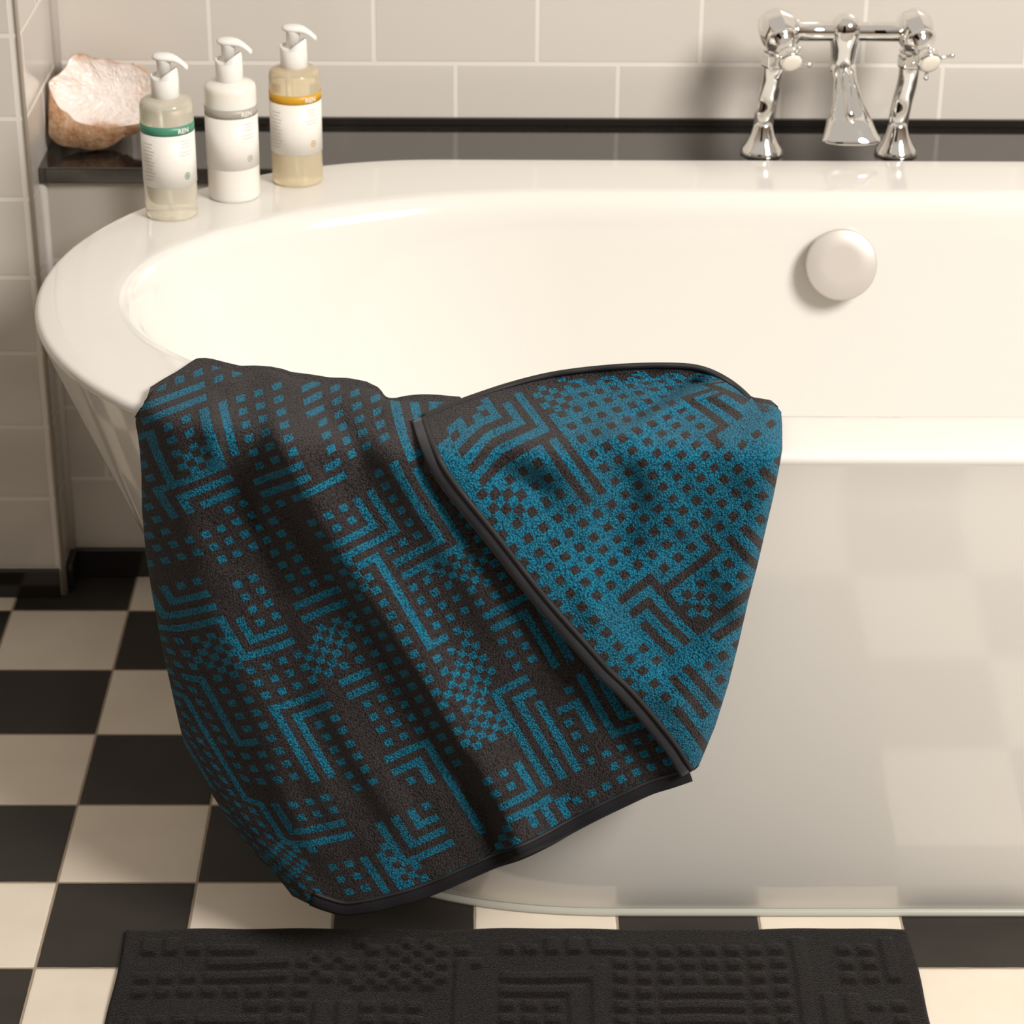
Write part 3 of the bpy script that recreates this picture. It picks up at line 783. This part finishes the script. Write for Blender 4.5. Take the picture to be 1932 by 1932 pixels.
def ribbon(name, line, inner, outer, depth, lift, m, parent, step=8, prof=5, thick=.003):
    """binding strip following an image line; inner/outer are offsets across it, in the cloth's own plane"""
    pts, L = resample(line, step); t = np.gradient(pts, axis=0); t /= np.hypot(*t.T)[:, None]; nrm = np.stack([-t[:, 1], t[:, 0]], 1)
    # smooth normals
    for _ in range(3): nrm[1:-1] = (nrm[:-2]+nrm[1:-1]+nrm[2:])/3
    rows = []
    for k in range(prof+1):
        s = k/prof; o_ = inner+(outer-inner)*s; q = pts+nrm*o_
        rd = .0016*sin(pi*s)
        rows.append([push_out(v_, .008) for v_ in atY(q[:, 0], q[:, 1], depth(q[:, 0], q[:, 1])-lift-rd)])
    bm = bmesh.new(); loft(bm, rows, False, False, closed=False)
    o = from_bm(name, bm, m, parent); s = o.modifiers.new('thickness', 'SOLIDIFY'); s.thickness = thick; s.offset = 0
    return o
ribbon('hem_binding', HEM_A[:17], -2, 19, depth_A, .0022, m_bind, tA)['label'] = 'plain dark binding along the lower hem'
ribbon('hem_stitching', HEM_A[:17], 19, 22, depth_A, .0025, m_pipe, tA)
ribbon('hem_binding', HEM_B, -25, -4, depth_B, .002, m_bindl, tB)['label'] = 'slate grey binding along the folded hem'
ribbon('hem_piping', HEM_B, -5, 1, depth_B, .004, m_pipe, tB)
ribbon('end_piping', TOP_B[:-1], -2, 4, depth_B, .003, m_pipe, tB)

# ------------------------------------------------------------------ bath mat
def make_mat():
    x0, x1, y0, y1 = -.376, .4445, 1.66, 2.148; c = .01155; S = 4
    nx, ny = int((x1-x0)/c), int((y1-y0)/c); g = pattern(nx+8, ny+8, 5, .9)
    sx, sy = (x1-x0)/(nx*S), (y1-y0)/(ny*S)
    W, H = nx*S+1, ny*S+1
    raised = np.zeros((nx*S, ny*S), bool)
    for i in range(nx):
        for j in range(ny):
            raised[i*S:(i+1)*S, j*S:(j+1)*S] = g[i, j] and 2 <= i < nx-2 and 2 <= j < ny-2
    h = np.zeros((W, H)); pad = np.pad(raised, 1)
    h = (pad[:-1, :-1].astype(float)+pad[1:, :-1]+pad[:-1, 1:]+pad[1:, 1:])/4
    h = np.where(h >= .49, 1.0, np.where(h > .2, .7, 0.0))
    ii, jj = np.meshgrid(np.arange(W), np.arange(H), indexing='ij')
    X = x0+ii*sx; Y = y0+jj*sy
    e = np.minimum(np.minimum(ii, W-1-ii)*sx, np.minimum(jj, H-1-jj)*sy)
    Z = .0075*np.sqrt(np.clip(1-(1-np.clip(e/.006, 0, 1))**2, 0, 1))+.0034*h+.0006*np.sin(X*37)*np.cos(Y*41)
    Y = Y+.0012*np.sin(X*23)+.0008*np.sin(X*61+1)
    X = X+.001*np.sin(Y*40)
    Z = np.where(e <= 0, .0004, Z)
    V = np.stack([X, Y, Z], -1).reshape(-1, 3); F = []
    for i in range(W-1):
        for j in range(H-1): F.append((i*H+j, (i+1)*H+j, (i+1)*H+j+1, i*H+j+1))
    me = bpy.data.meshes.new('bath_mat'); me.from_pydata(V.tolist(), [], F); me.update()
    o = link('bath_mat', me, m_mat)
    tag(o, 'black bath mat with raised squares and bars on the checkered floor', 'bath mat')
make_mat()

# ------------------------------------------------------------------ light
w = bpy.data.worlds.new('world'); sc.world = w; w.use_nodes = True
bg = w.node_tree.nodes['Background']; bg.inputs[1].default_value = .40
_n = w.node_tree.nodes; _l = w.node_tree.links
_tc = _n.new('ShaderNodeTexCoord'); _sp = _n.new('ShaderNodeSeparateXYZ'); _l.new(_tc.outputs['Generated'], _sp.inputs[0])
def _m(op, a, b=None):
    x = _n.new('ShaderNodeMath'); x.operation = op
    for i, v in enumerate((a, b)):
        if v is None: continue
        if isinstance(v, (int, float)): x.inputs[i].default_value = v
        else: _l.new(v, x.inputs[i])
    return x.outputs[0]
# the room beyond, with a dark band added to streak the chrome reflections
_az = _m('ARCTAN2', _sp.outputs[0], _m('MULTIPLY', _sp.outputs[1], -1))
_in = _m('MULTIPLY', _m('LESS_THAN', _m('ABSOLUTE', _m('ADD', _az, .30)), .18), _m('LESS_THAN', _m('ABSOLUTE', _m('SUBTRACT', _sp.outputs[2], .10)), .42))
_mx = _n.new('ShaderNodeMix'); _mx.data_type = 'RGBA'; _l.new(_in, _mx.inputs[0])
_mx.inputs[6].default_value = (1.0, .90, .79, 1); _mx.inputs[7].default_value = (.03, .025, .02, 1)
_l.new(_mx.outputs[2], bg.inputs[0])
_up = _m('MINIMUM', _m('MAXIMUM', _m('MULTIPLY', _sp.outputs[2], 1.6), 0), 1)      # light ceiling, dimmer lower walls
_l.new(_m('ADD', .085, _m('MULTIPLY', _up, .49)), bg.inputs[1])
_cm = _n.new('ShaderNodeMix'); _cm.data_type = 'RGBA'; _l.new(_up, _cm.inputs[0])
_cm.inputs[6].default_value = (1.0, .68, .43, 1); _cm.inputs[7].default_value = (1.0, .91, .81, 1); _l.new(_cm.outputs[2], _mx.inputs[6])
def area(name, loc, target, size, power, col):
    l = bpy.data.lights.new(name, 'AREA'); l.shape = 'DISK'; l.size = size; l.energy = power; l.color = col
    o = bpy.data.objects.new(name, l); C.objects.link(o); o.location = loc
    o.rotation_euler = (Vector(target)-Vector(loc)).to_track_quat('-Z', 'Y').to_euler(); return o
area('key_light', (2.1, .25, 2.85), (.1, 2.5, .5), 1.25, 180, (1.0, .95, .885))
sc.view_settings.view_transform = 'Standard'; sc.view_settings.look = 'None'
sc.view_settings.exposure = -0.05; sc.view_settings.gamma = 1; sc.view_settings.use_curve_mapping = False
